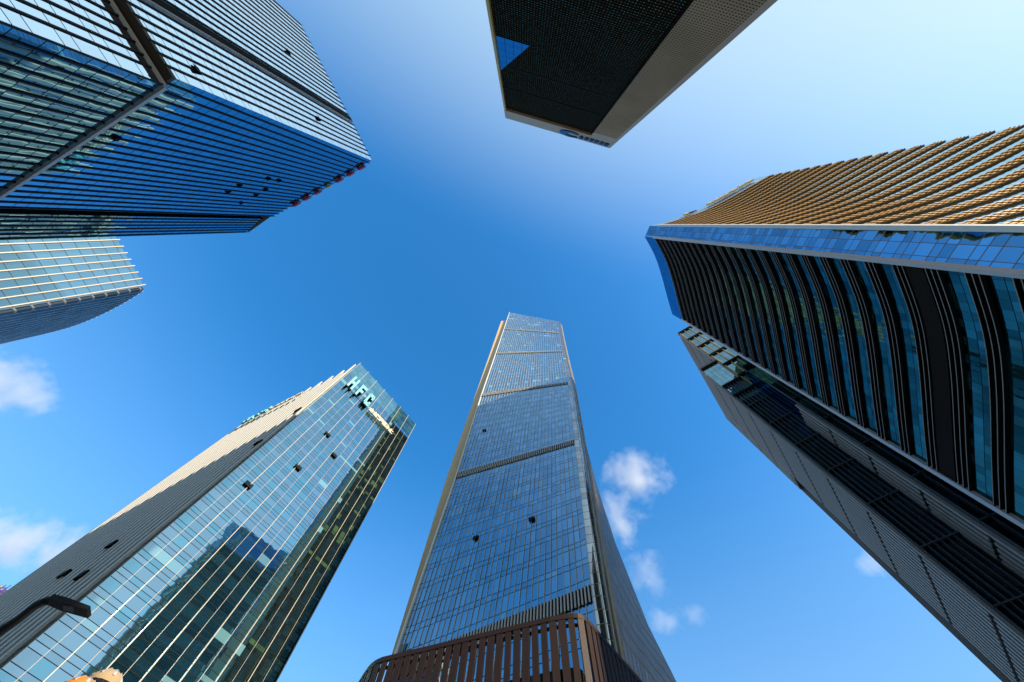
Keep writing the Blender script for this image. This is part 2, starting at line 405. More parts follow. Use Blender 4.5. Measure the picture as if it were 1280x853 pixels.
ztH = Z(HF); ROOFH = ztH - 12.0
STR = wf_ * 0.745
f = MB(); f.strip([LH(h_c, 0)[:2], LH(P2(h_c, df_, STR), 0)[:2]], 0, ROOFH); f.build("glass_wall", GH, TH)
f = MB(); f.strip([LH(P2(h_c, df_, STR, nf_, -.5), 0)[:2], LH(P2(h_c, df_, wf_, nf_, -.5), 0)[:2]], 0, ROOFH - .5); f.build("reflection_strip", GHG, TH)
f = MB(); f.strip([LH(P2(h_c, df_, STR, nf_, -.5), 0)[:2], LH(P2(h_c, df_, STR), 0)[:2]], 0, ROOFH - 2); f.build("return_wall", GREYFIN, TH)
f = MB(); f.strip([LH(h_c, 0)[:2], LH(h_r, 0)[:2]], ROOFH + .01, ztH); f.build("parapet", GPAR, TH)
f = MB(); f.strip([LH(h_c, 0)[:2], LH(h_l, 0)[:2]], 0, ztH - 7.2); f.build("side_wall", GHL, TH)
back = P2(h_l, df_, wf_); 
f = MB(); f.strip([LH(p, 0)[:2] for p in (h_l, back, h_r)], 0, ROOFH - 2); f.build("rear_wall", GHL, TH)
f = MB(); f.face([LH(p, ROOFH - 2.2) for p in (P2(h_c, df_, .1), h_l, back, P2(h_r, df_, -.1))]); f.build("roof", CONC, TH)
fa = math.atan2(df_.y, df_.x); sa = math.atan2(dl_.y, dl_.x)
pf = fin_proto("fin", .14, .24, 0, ztH + .4, PALEFIN, TH); pt_ = fin_proto("thin_fin", .06, .10, 0, ROOFH, PALEFIN, TH)
first = True
for i in range(8):
    p = P2(h_c, df_, BAY * i + (.1 if i == 0 else -.1 if i == 7 else 0), nf_, .12)
    if first: pf.location = LH(p, 0); pf.rotation_euler = (0, 0, fa)
    else: dup(pf, TH, LH(p, 0), fa)
    if i < 7:
        for j, kk in enumerate((.5,)):
            q = P2(h_c, df_, BAY * (i + kk), nf_, .08)
            if first: pt_.location = LH(q, 0); pt_.rotation_euler = (0, 0, fa)
            else: dup(pt_, TH, LH(q, 0), fa)
        if i: dup(pf, TH, LH(P2(h_c, df_, BAY * (i + .5), nf_, .1), -8.4), fa) if i in () else None
    first = False
# ribs of the left side, every third one standing above the roof
pr = fin_proto("rib", 1.5, .55, 0, ztH - 7, GREYFIN, TH); prt = fin_proto("rib", 1.5, .55, 0, ztH, GREYFIN, TH)
NR = 20; pitch = wl_ / NR; f1 = f2 = True
for i in range(NR):
    p = P2(h_c, dl_, pitch * (i + .9), nl_, .275)
    src = prt if i % 2 == 0 else pr
    fresh = f2 if i % 2 == 0 else f1
    if fresh: src.location = LH(p, 0); src.rotation_euler = (0, 0, sa)
    else: dup(src, TH, LH(p, 0), sa)
    if i % 2 == 0: f2 = False
    else: f1 = False
for (k, h) in ((6.4, 69.8), (8.7, 64.6), (4.2, 58.6), (1.1, 124), (1.1, 102)):
    f = MB(); f.box(LH(P2(h_c, dl_, pitch * (k + .2), nl_, .55), Z(h)), pitch * .75, .95, 1.5, dl_); f.build("dark_notch", BLACK, TH)  # proud black boxes stand in for the shade of notches in the ribs
for (k, h) in ((4.1, 120), (6.4, 115), (4.2, 100.5), (1.9, 85)):
    open_window(TH, h_c, P2(h_c, df_, BAY / 2 * (k + .0), nf_, 0), df_, nf_, Z(h), BAY / 2 * .8, 1.7, GH, BLACK, 16)
# letters: strokes are boxes in the sign plane
def letter(name, strokes, parent, org, p, d, n, z, hgt, depth, mat, standoff):
    """strokes (x0, y0, x1, y1) as fractions of the letter height; reading direction is -d seen from outside"""
    f = MB()
    for (x0, y0, x1, y1) in strokes:
        cx = (x0 + x1) / 2 * hgt; cz = (y0 + y1) / 2 * hgt
        c = P2(p, d, cx, n, standoff + depth / 2)
        f.box((c[0] - org[0], c[1] - org[1], z + cz), abs(x1 - x0) * hgt, depth, abs(y1 - y0) * hgt, d)
    return f.build(name, mat, parent)
LET = {'H': [(0, 0, .24, 1), (.52, 0, .76, 1), (.22, .38, .54, .62)],
       'F': [(0, 0, .24, 1), (.22, .78, .72, 1), (.22, .38, .60, .60)],
       'C': [(0, .08, .24, .92), (.1, .76, .70, 1), (.1, 0, .70, .24), (.50, .62, .74, .90), (.50, .10, .74, .38)]}
sg = MB(); sg.box(LH(P2(h_c, df_, wf_ * .42, nf_, .3), Z(149.5)), wf_ * .62, .1, .2, df_); sg = sg.build("sign", DARK, TH)
k = 3.2
for ch in "HFC":
    st = [(a * .44, b, c * .44, d_) for (a, b, c, d_) in LET[ch]]
    letter("letter", st, sg, h_c, P2(h_c, df_, k), df_, nf_, Z(147.8), 9.3, .5, TEAL, 1.3)
    letter("letter_return", [(a, b - .004, c, d_ - .01) for (a, b, c, d_) in st], sg, h_c, P2(h_c, df_, k), df_, nf_, Z(147.8), 9.3, .95, BLACK, .34)
    k += 5.1
def glyph(seed):
    r_ = random.Random(seed); st = []
    st.append((.42, 0, .55, 1)) if r_.random() < .5 else st.extend([(.05, .0, .18, 1), (.8, 0, .93, .9)])
    for y in (.05, .32, .6, .86): 
        if r_.random() < .8: st.append((.05 if r_.random() < .7 else .3, y, .95, y + .12))
    if r_.random() < .6: st.append((.2, .1, .32, .5))
    return st
kk = 17.6
for i in range(7):
    letter("letter", glyph(i + 3), sg, h_c, P2(h_c, df_, kk), df_, nf_, Z(147.4), 2.9, .5, CREAMSIGN, 1.0)
    kk += 2.1
sg2 = MB(); sg2.box(LH(P2(h_c, dl_, wl_ * .62, nl_, 1.1), ztH - 12.7), wl_ * .6, .1, .2, dl_); sg2 = sg2.build("side_sign", DARK, TH)
k = wl_ * .9
for i in range(3):
    letter("letter", [(-x0, y0, -x1, y1) for (x0, y0, x1, y1) in LET["HFC"[i]]], sg2, h_c, P2(h_c, dl_, k), dl_, nl_, ztH - 13.5, 5.0, .9, TEAL, 1.2); k -= 5.6
for i in range(7):
    letter("letter", [(-x0, y0, -x1, y1) for (x0, y0, x1, y1) in glyph(i + 3)], sg2, h_c, P2(h_c, dl_, k), dl_, nl_, ztH - 14, 2.2, .7, CREAMSIGN, 1.2); k -= 2.9

# ================================================================== small glass tower at the left edge
HD = 150.0
d_c = S((-1.04, 0.1625), HD); d_a = S((-1.1045, -0.0590), HD)
d_k = [S(p, HD) for p in ((-1.0498, 0.1803), (-1.1797, 0.2422), (-1.3259, 0.2902), (-1.56, 0.335), (-1.85, 0.36))]
TD = thing("office_tower", "small pale glass tower with white vertical fins and a rounded shaded side", "tower", "glass towers around the plaza", (d_c[0], d_c[1], 0))
def LD_(p, z): return (p[0] - d_c[0], p[1] - d_c[1], z)
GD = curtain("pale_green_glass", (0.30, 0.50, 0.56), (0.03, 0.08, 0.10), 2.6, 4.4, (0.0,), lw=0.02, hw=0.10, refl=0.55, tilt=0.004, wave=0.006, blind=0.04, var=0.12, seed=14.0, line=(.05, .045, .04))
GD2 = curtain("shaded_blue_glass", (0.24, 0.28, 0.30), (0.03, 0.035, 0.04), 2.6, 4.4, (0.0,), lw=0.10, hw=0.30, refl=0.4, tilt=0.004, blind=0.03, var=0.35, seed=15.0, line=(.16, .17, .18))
dd_ = V2(d_c, d_a); nd_ = Vector((-dd_.y, dd_.x))
if nd_.x < 0: nd_ = -nd_
wd_ = math.hypot(d_a[0] - d_c[0], d_a[1] - d_c[1])
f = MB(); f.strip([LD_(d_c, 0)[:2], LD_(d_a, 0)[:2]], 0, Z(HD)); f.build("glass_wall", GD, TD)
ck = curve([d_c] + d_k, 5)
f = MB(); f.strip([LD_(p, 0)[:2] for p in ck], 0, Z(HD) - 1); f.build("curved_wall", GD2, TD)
f = MB(); f.face([LD_(p, Z(HD) - 1.2) for p in [d_a] + ck + [(d_k[-1][0] - 10, d_k[-1][1] - 60)]]); f.build("roof", CONC, TD)
pd = fin_proto("fin", .34, .55, 0, Z(HD) + .6, PALEFIN, TD); first = True
da = math.atan2(dd_.y, dd_.x)
for i in range(13):
    p = P2(d_c, dd_, wd_ / 13 * (i + .2), nd_, .28)
    if first: pd.location = LD_(p, 0); pd.rotation_euler = (0, 0, da); first = False
    else: dup(pd, TD, LD_(p, 0), da)
pk = fin_proto("rib", .3, .45, 0, Z(HD) - .5, LTGREY, TD); first = True; acc = 0.0; step = 2.6; nxt = step
for a, b in zip(ck[:-1], ck[1:]):
    L_ = math.hypot(b[0] - a[0], b[1] - a[1])
    while nxt <= acc + L_:
        t = (nxt - acc) / L_; p = lerp(a, b, t); d = V2(a, b); n = Vector((-d.y, d.x))
        q = (p[0] + n.x * .2, p[1] + n.y * .2)
        if first: pk.location = LD_(q, 0); pk.rotation_euler = (0, 0, math.atan2(d.y, d.x)); first = False
        else: dup(pk, TD, LD_(q, 0), math.atan2(d.y, d.x))
        nxt += step
    acc += L_

# ================================================================== dark framed tower, top of the picture
HT = 195.0
t1 = S((-0.0436, -0.2433), HT); t3 = S((0.2052, -0.1775), HT)
TT = thing("office_tower", "dark tower in a grey perforated frame with a blue sign on its top band", "tower", "glass towers around the plaza", (t1[0], t1[1], 0))
def LT(p, z): return (p[0] - t1[0], p[1] - t1[1], z)
dt = V2(t1, t3); ntt = Vector((-dt.y, dt.x))
if ntt.y < 0: ntt = -ntt
wt = math.hypot(t3[0] - t1[0], t3[1] - t1[1])
def grille(name, frame, hole, pw, fh, fx, fy, hr=0.3, seed=1.0, glow=None, refl=0.5):
    b = NB(name); uv = b.n("ShaderNodeUVMap"); sp = b.n("ShaderNodeSeparateXYZ"); b.l(uv.outputs[0], sp.inputs[0])
    s = b.math('DIVIDE', sp.outputs[0], pw); t = b.math('DIVIDE', sp.outputs[1], fh)
    inx = b.math('LESS_THAN', b.math('ABSOLUTE', b.math('SUBTRACT', b.math('FRACT', s), 0.5)), fx / 2)
    iny = b.math('LESS_THAN', b.math('ABSOLUTE', b.math('SUBTRACT', b.math('FRACT', t), 0.5)), fy / 2)
    ins = b.math('MULTIPLY', inx, iny)
    wn = b.white(b.math('FLOOR', s), b.math('FLOOR', t), seed)
    tc = b.n("ShaderNodeTexCoord")
    fnz = b.noise(0.08, 4, tc.outputs['Object'])
    p = b.n("ShaderNodeBsdfPrincipled"); b.l(b.mixc(fnz, rgb(*(0.7 * q for q in frame)), rgb(*(1.25 * q for q in frame))), p.inputs['Base Color']); p.inputs['Roughness'].default_value = .65
    p.inputs['Specular IOR Level'].default_value = 0.0
    gl = b.n("ShaderNodeBsdfGlossy"); gl.inputs['Color'].default_value = rgb(*hole); gl.inputs['Roughness'].default_value = 0.12
    dk = b.n("ShaderNodeBsdfDiffuse"); dk.inputs['Color'].default_value = rgb(*(0.15 * q for q in hole))
    m1 = b.n("ShaderNodeMixShader"); b.l(b.math('MULTIPLY', wn.outputs['Value'], refl), m1.inputs[0]); b.l(dk.outputs[0], m1.inputs[1]); b.l(gl.outputs[0], m1.inputs[2])
    m2 = b.n("ShaderNodeMixShader"); b.l(ins, m2.inputs[0]); b.l(p.outputs[0], m2.inputs[1]); b.l(m1.outputs[0], m2.inputs[2])
    b.l(m2.outputs[0], b.out.inputs[0]); return b.m
MT_DARK = grille("dark_egg_crate_wall", (0.013, 0.008, 0.004), (0.55, 0.45, 0.26), 0.65, .9, .42, .17, seed=21.0, refl=.9)
MT_GREY = grille("grey_perforated_panel", (0.32, 0.215, 0.135), (0.06, 0.035, 0.02), 0.6, .8, .55, .34, seed=22.0, refl=.2)
MT_PLAIN = solid("grey_fascia_panel", (0.36, 0.25, 0.165), 0.6, 0, 0.06)
ztT = Z(HT); zf = Z(HT / 1.068)
inner = wt * 0.775
f = MB(); f.strip([LT(P2(t1, dt, .7), 0)[:2], LT(P2(t1, dt, inner), 0)[:2]], 0, zf); f.build("dark_wall", MT_DARK, TT)
f = MB()
pl = [P2(t1, dt, inner, ntt, .9), P2(t3, dt, -1.3, ntt, .9)]
f.strip([LT(p, 0)[:2] for p in pl], 0, zf - 6); f.build("perforated_frame", MT_GREY, TT)
f = MB(); f.prism([LT(p, 0)[:2] for p in (P2(t3, dt, -1.3, ntt, .92), P2(t3, dt, 0, ntt, .92), P2(t3, dt, 0, ntt, -.5), P2(t3, dt, -1.3, ntt, -.5))], 0, ztT - .1); f.build("edge_trim", MT_PLAIN, TT)
f = MB(); f.prism([LT(p, 0)[:2] for p in (P2(t1, dt, inner, ntt, .88), P2(t1, dt, inner + .4, ntt, .88), P2(t1, dt, inner + .4, ntt, -.2), P2(t1, dt, inner, ntt, -.2))], 0, zf - 6); f.build("return_wall", BLACK, TT)
f = MB(); f.prism([LT(p, 0)[:2] for p in (P2(t1, dt, .0, ntt, .94), P2(t3, dt, -.02, ntt, .94), P2(t3, dt, -.02, ntt, -1), P2(t1, dt, .0, ntt, -1))], zf, ztT); f.build("fascia", MT_PLAIN, TT)
f = MB(); f.strip([LT(P2(t1, dt, inner, ntt, .92), 0)[:2], LT(P2(t3, dt, -1.3, ntt, .92), 0)[:2]], zf - 6, zf); f.build("upper_panel", MT_PLAIN, TT)
f = MB(); f.prism([LT(p, 0)[:2] for p in (P2(t1, dt, 0, ntt, .9), P2(t1, dt, .7, ntt, .9), P2(t1, dt, .7, ntt, -.8), P2(t1, dt, 0, ntt, -.8))], 0, zf); f.build("sunlit_side_trim", GOLD, TT)  # gold colour paints in sunlight along this edge
tb = [P2(t3, (-ntt.x, -ntt.y), 45), P2(t1, (-ntt.x, -ntt.y), 45)]
f = MB(); f.strip([LT(p, 0)[:2] for p in (P2(t3, (-ntt.x, -ntt.y), .4), tb[0], tb[1], P2(t1, (-ntt.x, -ntt.y), .6))], 0, ztT - 1); f.build("rear_wall", MT_GREY, TT)
f = MB(); f.face([LT(p, ztT - .9) for p in (t1, t3, tb[0], tb[1])]); f.build("roof", CONC, TT)
# triangular glass facet let into the dark wall
GTR = curtain("blue_facet_glass", (0.15, 0.40, 0.58), (0.01, 0.05, 0.10), 2.6, 4.2, (0.0, .3), lw=0.06, hw=0.06, refl=0.7, tilt=0.002, seed=23.0, var=.1, line=(.01, .02, .04))
def tri(z0, z1, zt, wtri):
    a = P2(t1, dt, .72, ntt, .12); b_ = P2(t1, dt, wtri, ntt, .12)
    f = MB(); f.face([LT(a, z0), LT(b_, zt), LT(a, z1)], [(0, z0), (wtri, zt), (0, z1)]); f.build("glass_facet", GTR, TT)
tri(Z(117.5), Z(141), Z(117.5), 10.0)
for hh in (HT * .80, HT * .70):
    f = MB(); f.box(LT(P2(t1, dt, inner / 2, ntt, .06), Z(hh)), inner - 1.6, .1, .7, dt); f.build("dark_band", BLACK, TT)
# sign on the fascia: a crescent emblem then blocky letters
sgT = MB(); zc = (zf + ztT) / 2
def crescent(mb, cx, r, depth):
    n = 22; pts = []
    for i in range(n + 1):
        a = R(35) + (2 * math.pi - R(70)) * i / n; pts.append((cx + r * math.cos(a), r * math.sin(a)))
    ins = []
    for i in range(n + 1):
        a = R(50) + (2 * math.pi - R(100)) * i / n; ins.append((cx + r * .22 + r * .60 * math.cos(a), r * .60 * math.sin(a)))
    for i in range(n):
        q = [pts[i], pts[i + 1], ins[i + 1], ins[i]]
        lo = [LT(P2(t1, dt, p[0], ntt, .96), zc + p[1]) for p in q]; hi = [LT(P2(t1, dt, p[0], ntt, .96 + depth), zc + p[1]) for p in q]
        mb.hull8(lo + hi)
crescent(sgT, wt * .60, 4.6, .5); sgT = sgT.build("emblem", SIGNBLUE, TT)
k = wt * .69
for i in range(6):
    letter("letter", [(x0 * .45, y0, x1 * .45, y1) for (x0, y0, x1, y1) in glyph(40 + i)], sgT, t1, P2(t1, dt, k), dt, ntt, zc - 2.2, 4.4, .5, SIGNBLUE, .95); k += 2.35

# ================================================================== curved gold-and-blue tower, right
HB = 172.0
gC = curve([S(p, HB) for p in ((0.3400, 0.0044), (0.4291, -0.0238), (0.4931, -0.0543), (0.5544, -0.0904), (0.5904, -0.1112))], 6)
sC = curve([S(p, HB) for p in ((0.3313, 0.0304), (0.363, 0.0793), (0.3856, 0.1272), (0.4145, 0.2015), (0.4333, 0.2477))], 6)
b0 = gC[0]
TB = thing("curved_tower", "curved tower with gold louvre bands on one side and dark bands on the other", "tower", "glass towers around the plaza", (b0[0], b0[1], 0))
def LB(p, z): return (p[0] - b0[0], p[1] - b0[1], z)
loc2 = lambda pts: [LB(p, 0)[:2] for p in pts]
ztB = Z(HB); zpB = Z(HB * 1.073)
GB = curtain("deep_teal_glass", (0.055, 0.19, 0.18), (0.006, 0.04, 0.05), 1.5, 5.0, (0.0, .72), lw=0.015, hw=0.05, mirror_ior=1.25, refl=0.25, tilt=0.006, wave=0.006, blind=0.24, blindc=(0.035, 0.11, 0.12), var=0.6, seed=31.0, line=(.01, .012, .015))  # paler blind panes here paint in lit rooms
GBB = curtain("blue_band_glass", (0.30, 0.56, 0.74), (0.005, 0.03, 0.06), 1.9, 5.0, (0.0, .30, .55), lw=0.05, hw=0.07, refl=0.55, tilt=0.008, wave=0.02, blind=0.06, blindc=(.05, .16, .22), var=0.4, seed=32.0, line=(.20, .18, .16))
GBP = curtain("blue_parapet_glass", (0.15, 0.36, 0.54), (0.005, 0.03, 0.07), 3.2, 5.0, (0.0,), lw=0.03, hw=0.03, refl=0.6, tilt=0.003, wave=0.004, blind=0.0, var=0.12, seed=33.0, line=(.02, .04, .06))
GBG = curtain("gold_side_glass", (0.62, 0.86, 0.98), (0.02, 0.05, 0.06), 1.5, 5.0, (0.0,), lw=0.02, hw=0.03, refl=0.75, tilt=0.004, wave=0.006, blind=0.02, var=0.1, seed=34.0)
GBQ = curtain("pale_parapet_glass", (0.75, 0.92, 0.98), (0.16, 0.30, 0.36), 3.0, 6.0, (0.0,), lw=0.03, hw=0.05, refl=0.4, tilt=0.002, blind=0.0, var=0.1, seed=35.0)
f = MB(); f.strip(loc2(gC), 0, ztB, smooth=True); f.build("gold_side_wall", GBG, TB)
f = MB(); f.strip(loc2(sC), 0, ztB, smooth=True); f.build("dark_side_wall", GB, TB)
f = MB(); f.strip(loc2([gC[0], sC[0]]), 0, zpB); f.build("corner_band", GBB, TB)
f = MB(); f.strip(loc2(off(sC, -.35)), ztB - .5, zpB, smooth=True); f.build("parapet", GBP, TB)
f = MB(); f.strip(loc2(off(gC, .2)), ztB + .6, Z(HB * 1.066), smooth=True); f.build("parapet", GBQ, TB)
bb = [(112, 58), (135, 30), (130, -12)]
f = MB(); f.strip(loc2([sC[-1]] + bb + [gC[-1]]), 0, ztB); f.build("rear_wall", GB, TB)
f = MB(); f.face([LB(p, ztB - .4) for p in list(gC) + bb[::-1] + list(sC[::-1])]); f.build("roof", CONC, TB)
def rail(name, p, d, n, sx, sy, z0, z1, mat):
    f = MB(); f.box(LB(p, (z0 + z1) / 2), sx, sy, z1 - z0, d); return f.build(name, mat, TB)
gd = V2(gC[0], gC[1]); gn = Vector((gd.y, -gd.x)); gn = gn if gn.y < 0 else -gn
sd_ = V2(sC[0], sC[1]); sn = Vector((-sd_.y, sd_.x)); sn = sn if sn.x < 0 else -sn
rail("corner_trim", P2(gC[0], gn, .3), gd, gn, .5, .8, 0, ztB + .3, WHITE)
rail("corner_trim", P2(sC[0], sn, .35), sd_, sn, .7, .75, 0, ztB + .3, LTGREY)
se = V2(sC[-2], sC[-1]); sne = Vector((-se.y, se.x)); sne = sne if sne.x < 0 else -sne
rail("corner_trim", P2(P2(sC[-1], sne, .2), se, -.5), se, sne, .9, .95, 0, ztB + .3, LTGREY)
FHB = 5.0
def ring(mb, pts, o0, o1, z, th):
    a = off(pts, o0); b = off(pts, o1)
    for i in range(len(pts) - 1):
        lo = [LB(a[i], z), LB(b[i], z), LB(b[i + 1], z), LB(a[i + 1], z)]; hi = [(p[0], p[1], p[2] + th) for p in lo]
        mb.hull8(lo + hi)
def teeth(mb, pts, o0, o1, z0, z1, step, w_):
    acc = 0.0; nxt = step / 2
    for a, b in zip(pts[:-1], pts[1:]):
        L_ = math.hypot(b[0] - a[0], b[1] - a[1]); d = V2(a, b); n = Vector((d.y, -d.x))
        while nxt <= acc + L_:
            p = lerp(a, b, (nxt - acc) / L_)
            c = (p[0] + n.x * (o0 + o1) / 2, p[1] + n.y * (o0 + o1) / 2)
            mb.box(LB(c, (z0 + z1) / 2), w_, abs(o1 - o0), z1 - z0, d); nxt += step
        acc += L_
# dark side: each storey has three thin fins over a dark spandrel; gold side the same, teeth in brighter gold as painted sunlit highlights
sP = sC[::-1]                                  # right-hand offset of the reversed curve points outwards
mb = MB(); ring(mb, sC, -.55, -.02, 0, .12); ring(mb, sC, -.55, -.02, .8, .12); ring(mb, sC, -.55, -.02, 1.6, .12); dband = mb.build("fin_band", DARK, TB)
mb = MB(); ring(mb, sC, -.60, -.551, -.01, .09); ring(mb, sC, -.60, -.551, .79, .09); ring(mb, sC, -.60, -.551, 1.59, .09); dedge = mb.build("fin_edge", GREYPANEL, dband)
mb = MB(); ring(mb, sC, -.08, -.03, .14, 1.7); dsp = mb.build("spandrel", BLACK, dband)
mb = MB()
for zz in (0, .76, 1.52, 2.28): ring(mb, gC, .02, .30, zz, .10)
mb.mi = 1
for zz in (.10, .86, 1.62): teeth(mb, gC, .10, .42, zz + .06, zz + .58, 1.15, .5)
gband = mb.build("louvre_band", GOLDMID, TB); gband.data.materials.append(GOLD)
mb = MB(); ring(mb, gC, .03, .08, .10, 2.25); gsp = mb.build("spandrel", GOLDDK, gband)
NB_ = 33
for i in range(NB_):
    z = ztB - 3.1 - FHB * i
    if i == 0:
        dband.location.z = z; gband.location.z = z; continue
    c = dup(dband, TB, (0, 0, z)); 
    for o in (dedge, dsp): dup(o, c)
    c = dup(gband, TB, (0, 0, z))
    dup(gsp, c)
mb = MB(); ring(mb, sC, -.4, -.09, 0, 2.6); rp = mb.build("plant_floor", PLANT, TB); rp.location.z = ztB - 3.1 - FHB * 23 + 2.2
# roof sign on the gold side
sgB = MB(); ring(sgB, gC[4:20], .25, .35, 0, .2); sgB = sgB.build("roof_sign", LTGREY, TB); sgB.location.z = Z(HB * 1.02)
def on_gold(t):
    i = min(int(t * (len(gC) - 1)), len(gC) - 2); a, b = gC[i], gC[i + 1]; p = lerp(a, b, t * (len(gC) - 1) - i); return p, V2(a, b)
for i, t in enumerate((.40, .47, .54, .61, .68, .76)):
    p, d = on_gold(t); n = Vector((d.y, -d.x))
    letter("letter", glyph(60 + i), sgB, b0, p, d, n, Z(HB * 1.025) - sgB.location.z, 3.4, .7, CREAMSIGN, .6)
p, d = on_gold(.20); n = Vector((d.y, -d.x))
letter("emblem", [(0, 0, .9, .5), (.2, .4, .7, .9)], sgB, b0, p, d, n, Z(HB * 1.02) - sgB.location.z, 4.2, .6, YELLOW, .6)
letter("emblem_base", [(.5, .0, 1.2, .3)], sgB, b0, p, d, n, Z(HB * 1.018) - sgB.location.z, 4.2, .5, PURPLE, .9)

# ================================================================== stepped dark tower behind it
HC0 = 215.0; D0 = .4748 * HC0
cn = Vector((-.559, -.829)); cdr = Vector((.829, -.559))       # outward normal and rightward tangent of its front
def CP(tan, dep): return (-cn.x * dep + cdr.x * tan, -cn.y * dep + cdr.y * tan)
tV0 = -D0 * -.0 
def tang(az, dep):                                             # tangential coordinate at which azimuth az meets depth dep
    a = R(az); ux, uy = math.cos(a), math.sin(a); k = dep / (-(ux * cn.x + uy * cn.y)); return k * (ux * cdr.x + uy * cdr.y)
PC = .0888 * D0
x0 = tang(34.15, D0); x1 = tang(32.3, D0 - PC); x2 = tang(38.2, D0) + .6; x0 += .6
x1 = x0
TC = thing("stepped_tower", "dark stepped tower with grey ribbed sides and black glass strips behind the curved tower", "tower", "glass towers around the plaza", (CP(x0, D0)[0], CP(x0, D0)[1], 0))
oC = CP(x0, D0)
def LC(p, z): return (p[0] - oC[0], p[1] - oC[1], z)
GC = curtain("black_strip_glass", (0.10, 0.16, 0.20), (0.004, 0.006, 0.008), 2.0, 4.3, (0.0,), lw=0.02, hw=0.04, refl=0.35, tilt=0.004, wave=0.005, blind=0.05, blindc=(.02, .025, .025), var=0.5, seed=41.0, line=(.006, .006, .006))
GCT = curtain("teal_crown_glass", (0.42, 0.68, 0.76), (0.03, 0.09, 0.11), 2.0, 4.3, (0.0, .5), lw=0.05, hw=0.05, refl=0.5, tilt=0.004, blind=0.15, blindc=(.15, .3, .32), var=0.2, seed=42.0, line=(.05, .06, .06))
H2 = .786 * HC0; H1 = (D0 - PC) / .6658
W0 = 46.0
# tallest block
f = MB(); f.strip([LC(CP(x0, D0), 0)[:2], LC(CP(x0 + W0, D0), 0)[:2]], Z(H1) - 30, Z(HC0)); f.build("upper_front", GCT, TC)
SIDE0 = .31 * HC0
def side_panel(tan, dep0, dep1, z0, z1, name="ribbed_side"):
    """grey ribbed side wall: ribs broken by an open joint every third storey"""
    f = MB(); n = cdr * -1
    f.strip([LC(CP(tan, dep0), 0)[:2], LC(CP(tan, dep1), 0)[:2]], z0, z1)
    back_ = f.build(name, BLACK, TC)
    f = MB(); L_ = dep1 - dep0; k = .9; zz = z0; step = 12.9
    segs = []
    top = z1
    while top > z0 + 1: segs.append((max(top - step + .9, z0), top)); top -= step
    f.box(LC(CP(tan - .35, dep0 + .35), (z0 + z1) / 2), .7, .7, z1 - z0, cdr)
    i = 0
    while k < L_ - .3:
        for (a, b) in segs: f.box(LC(CP(tan - .16, dep0 + k + .45), (a + b) / 2), .32, .85, b - a, cdr)
        k += 1.75
    f.build("ribs", GREYPANEL, back_)
side_panel(x0, D0, D0 + SIDE0, Z(H2) - 20, Z(HC0))
def bars(xa, xb, dep, z0, z1, n, mat, w_=.35, d_=.8, name="mullion"):
    src = None
    for i in range(n + 1):
        p = CP(xa + (xb - xa) * i / n, dep - d_ / 2)
        if src is None:
            f = MB(); f.box((0, 0, (z0 + z1) / 2), w_, d_, z1 - z0, cdr); src = f.build(name, mat, TC); src.location = LC(p, 0)
        else: dup(src, TC, LC(p, 0))
def beams(xa, xb, dep, zs, mat, th=.5, d_=.95, name="cross_beam"):
    src = None
    for z in zs:
        if src is None:
            f = MB(); f.box((0, 0, 0), xb - xa, d_, th, cdr); src = f.build(name, mat, TC); src.location = LC(CP((xa + xb) / 2, dep - d_ / 2), z)
        else: dup(src, TC, LC(CP((xa + xb) / 2, dep - d_ / 2), z))
bars(x0 + .4, x0 + 18, D0, Z(H1) - 25, Z(HC0), 6, GOLD, .35, .5)
beams(x0, x0 + 24, D0, [Z(HC0) - .6 - 12.9 * i for i in range(8)], BLACK, 1.6, .7)
# left block, coplanar with it
f = MB(); f.strip([LC(CP(x2, D0 + .0), 0)[:2], LC(CP(x0 - .05, D0), 0)[:2]], 0, Z(H2) - 34); f.build("left_front", GC, TC)
f = MB(); f.strip([LC(CP(x2, D0 + .0), 0)[:2], LC(CP(x0 - .05, D0), 0)[:2]], Z(H2) - 34, Z(H2)); f.build("left_crown", GCT, TC)
side_panel(x2, D0, D0 + .126 * HC0, 0, Z(H2) - 0)
bars(x2 + .2, x0 - .2, D0, 0, Z(H2) - 20, 6, MULL, .22, .8)
beams(x2, x0, D0, [Z(H2) - 21 - 9.0 * i for i in range(2)] , BLACK, 1.2, 1.05)
beams(x2, x0, D0, [Z(H2) - 39 - 12.9 * i for i in range(9)], MULL, .3, .9)
beams(x2, x0, D0, [Z(H2) - .4], GOLDDK, 1.0, 1.0, "roof_edge")
# front block
xe = x1 + 40
f = MB(); f.strip([LC(CP(x1, D0 - PC), 0)[:2], LC(CP(xe, D0 - PC), 0)[:2]], 0, Z(H1) - 16); f.build("front_strip", GC, TC)
f = MB(); f.strip([LC(CP(x1, D0 - PC), 0)[:2], LC(CP(xe, D0 - PC), 0)[:2]], Z(H1) - 16, Z(H1)); f.build("front_crown", GCT, TC)
side_panel(x1, D0 - PC, D0 - .1, 0, Z(H1) - 30)
f = MB(); f.strip([LC(CP(x1, D0 - .1), 0)[:2], LC(CP(x1, D0 - PC), 0)[:2]], Z(H1) - 30, Z(H1)); f.build("blue_return", curtain("dark_blue_return_glass", (.10, .35, .6), (.004, .02, .04), 2, 4.3, (0,), refl=.5, seed=43., line=(.004, .006, .01)), TC)
bars(x1 + .2, xe, D0 - PC, 0, Z(H1) - 16, 20, MULL, .22, .8)
beams(x1, xe, D0 - PC, [Z(H1) - 28 - 12.9 * i for i in range(7)], MULL, .3, .9)
beams(x1, xe, D0 - PC, [Z(H1) - .5], BLACK, 2.2, 1.0, "roof_edge")
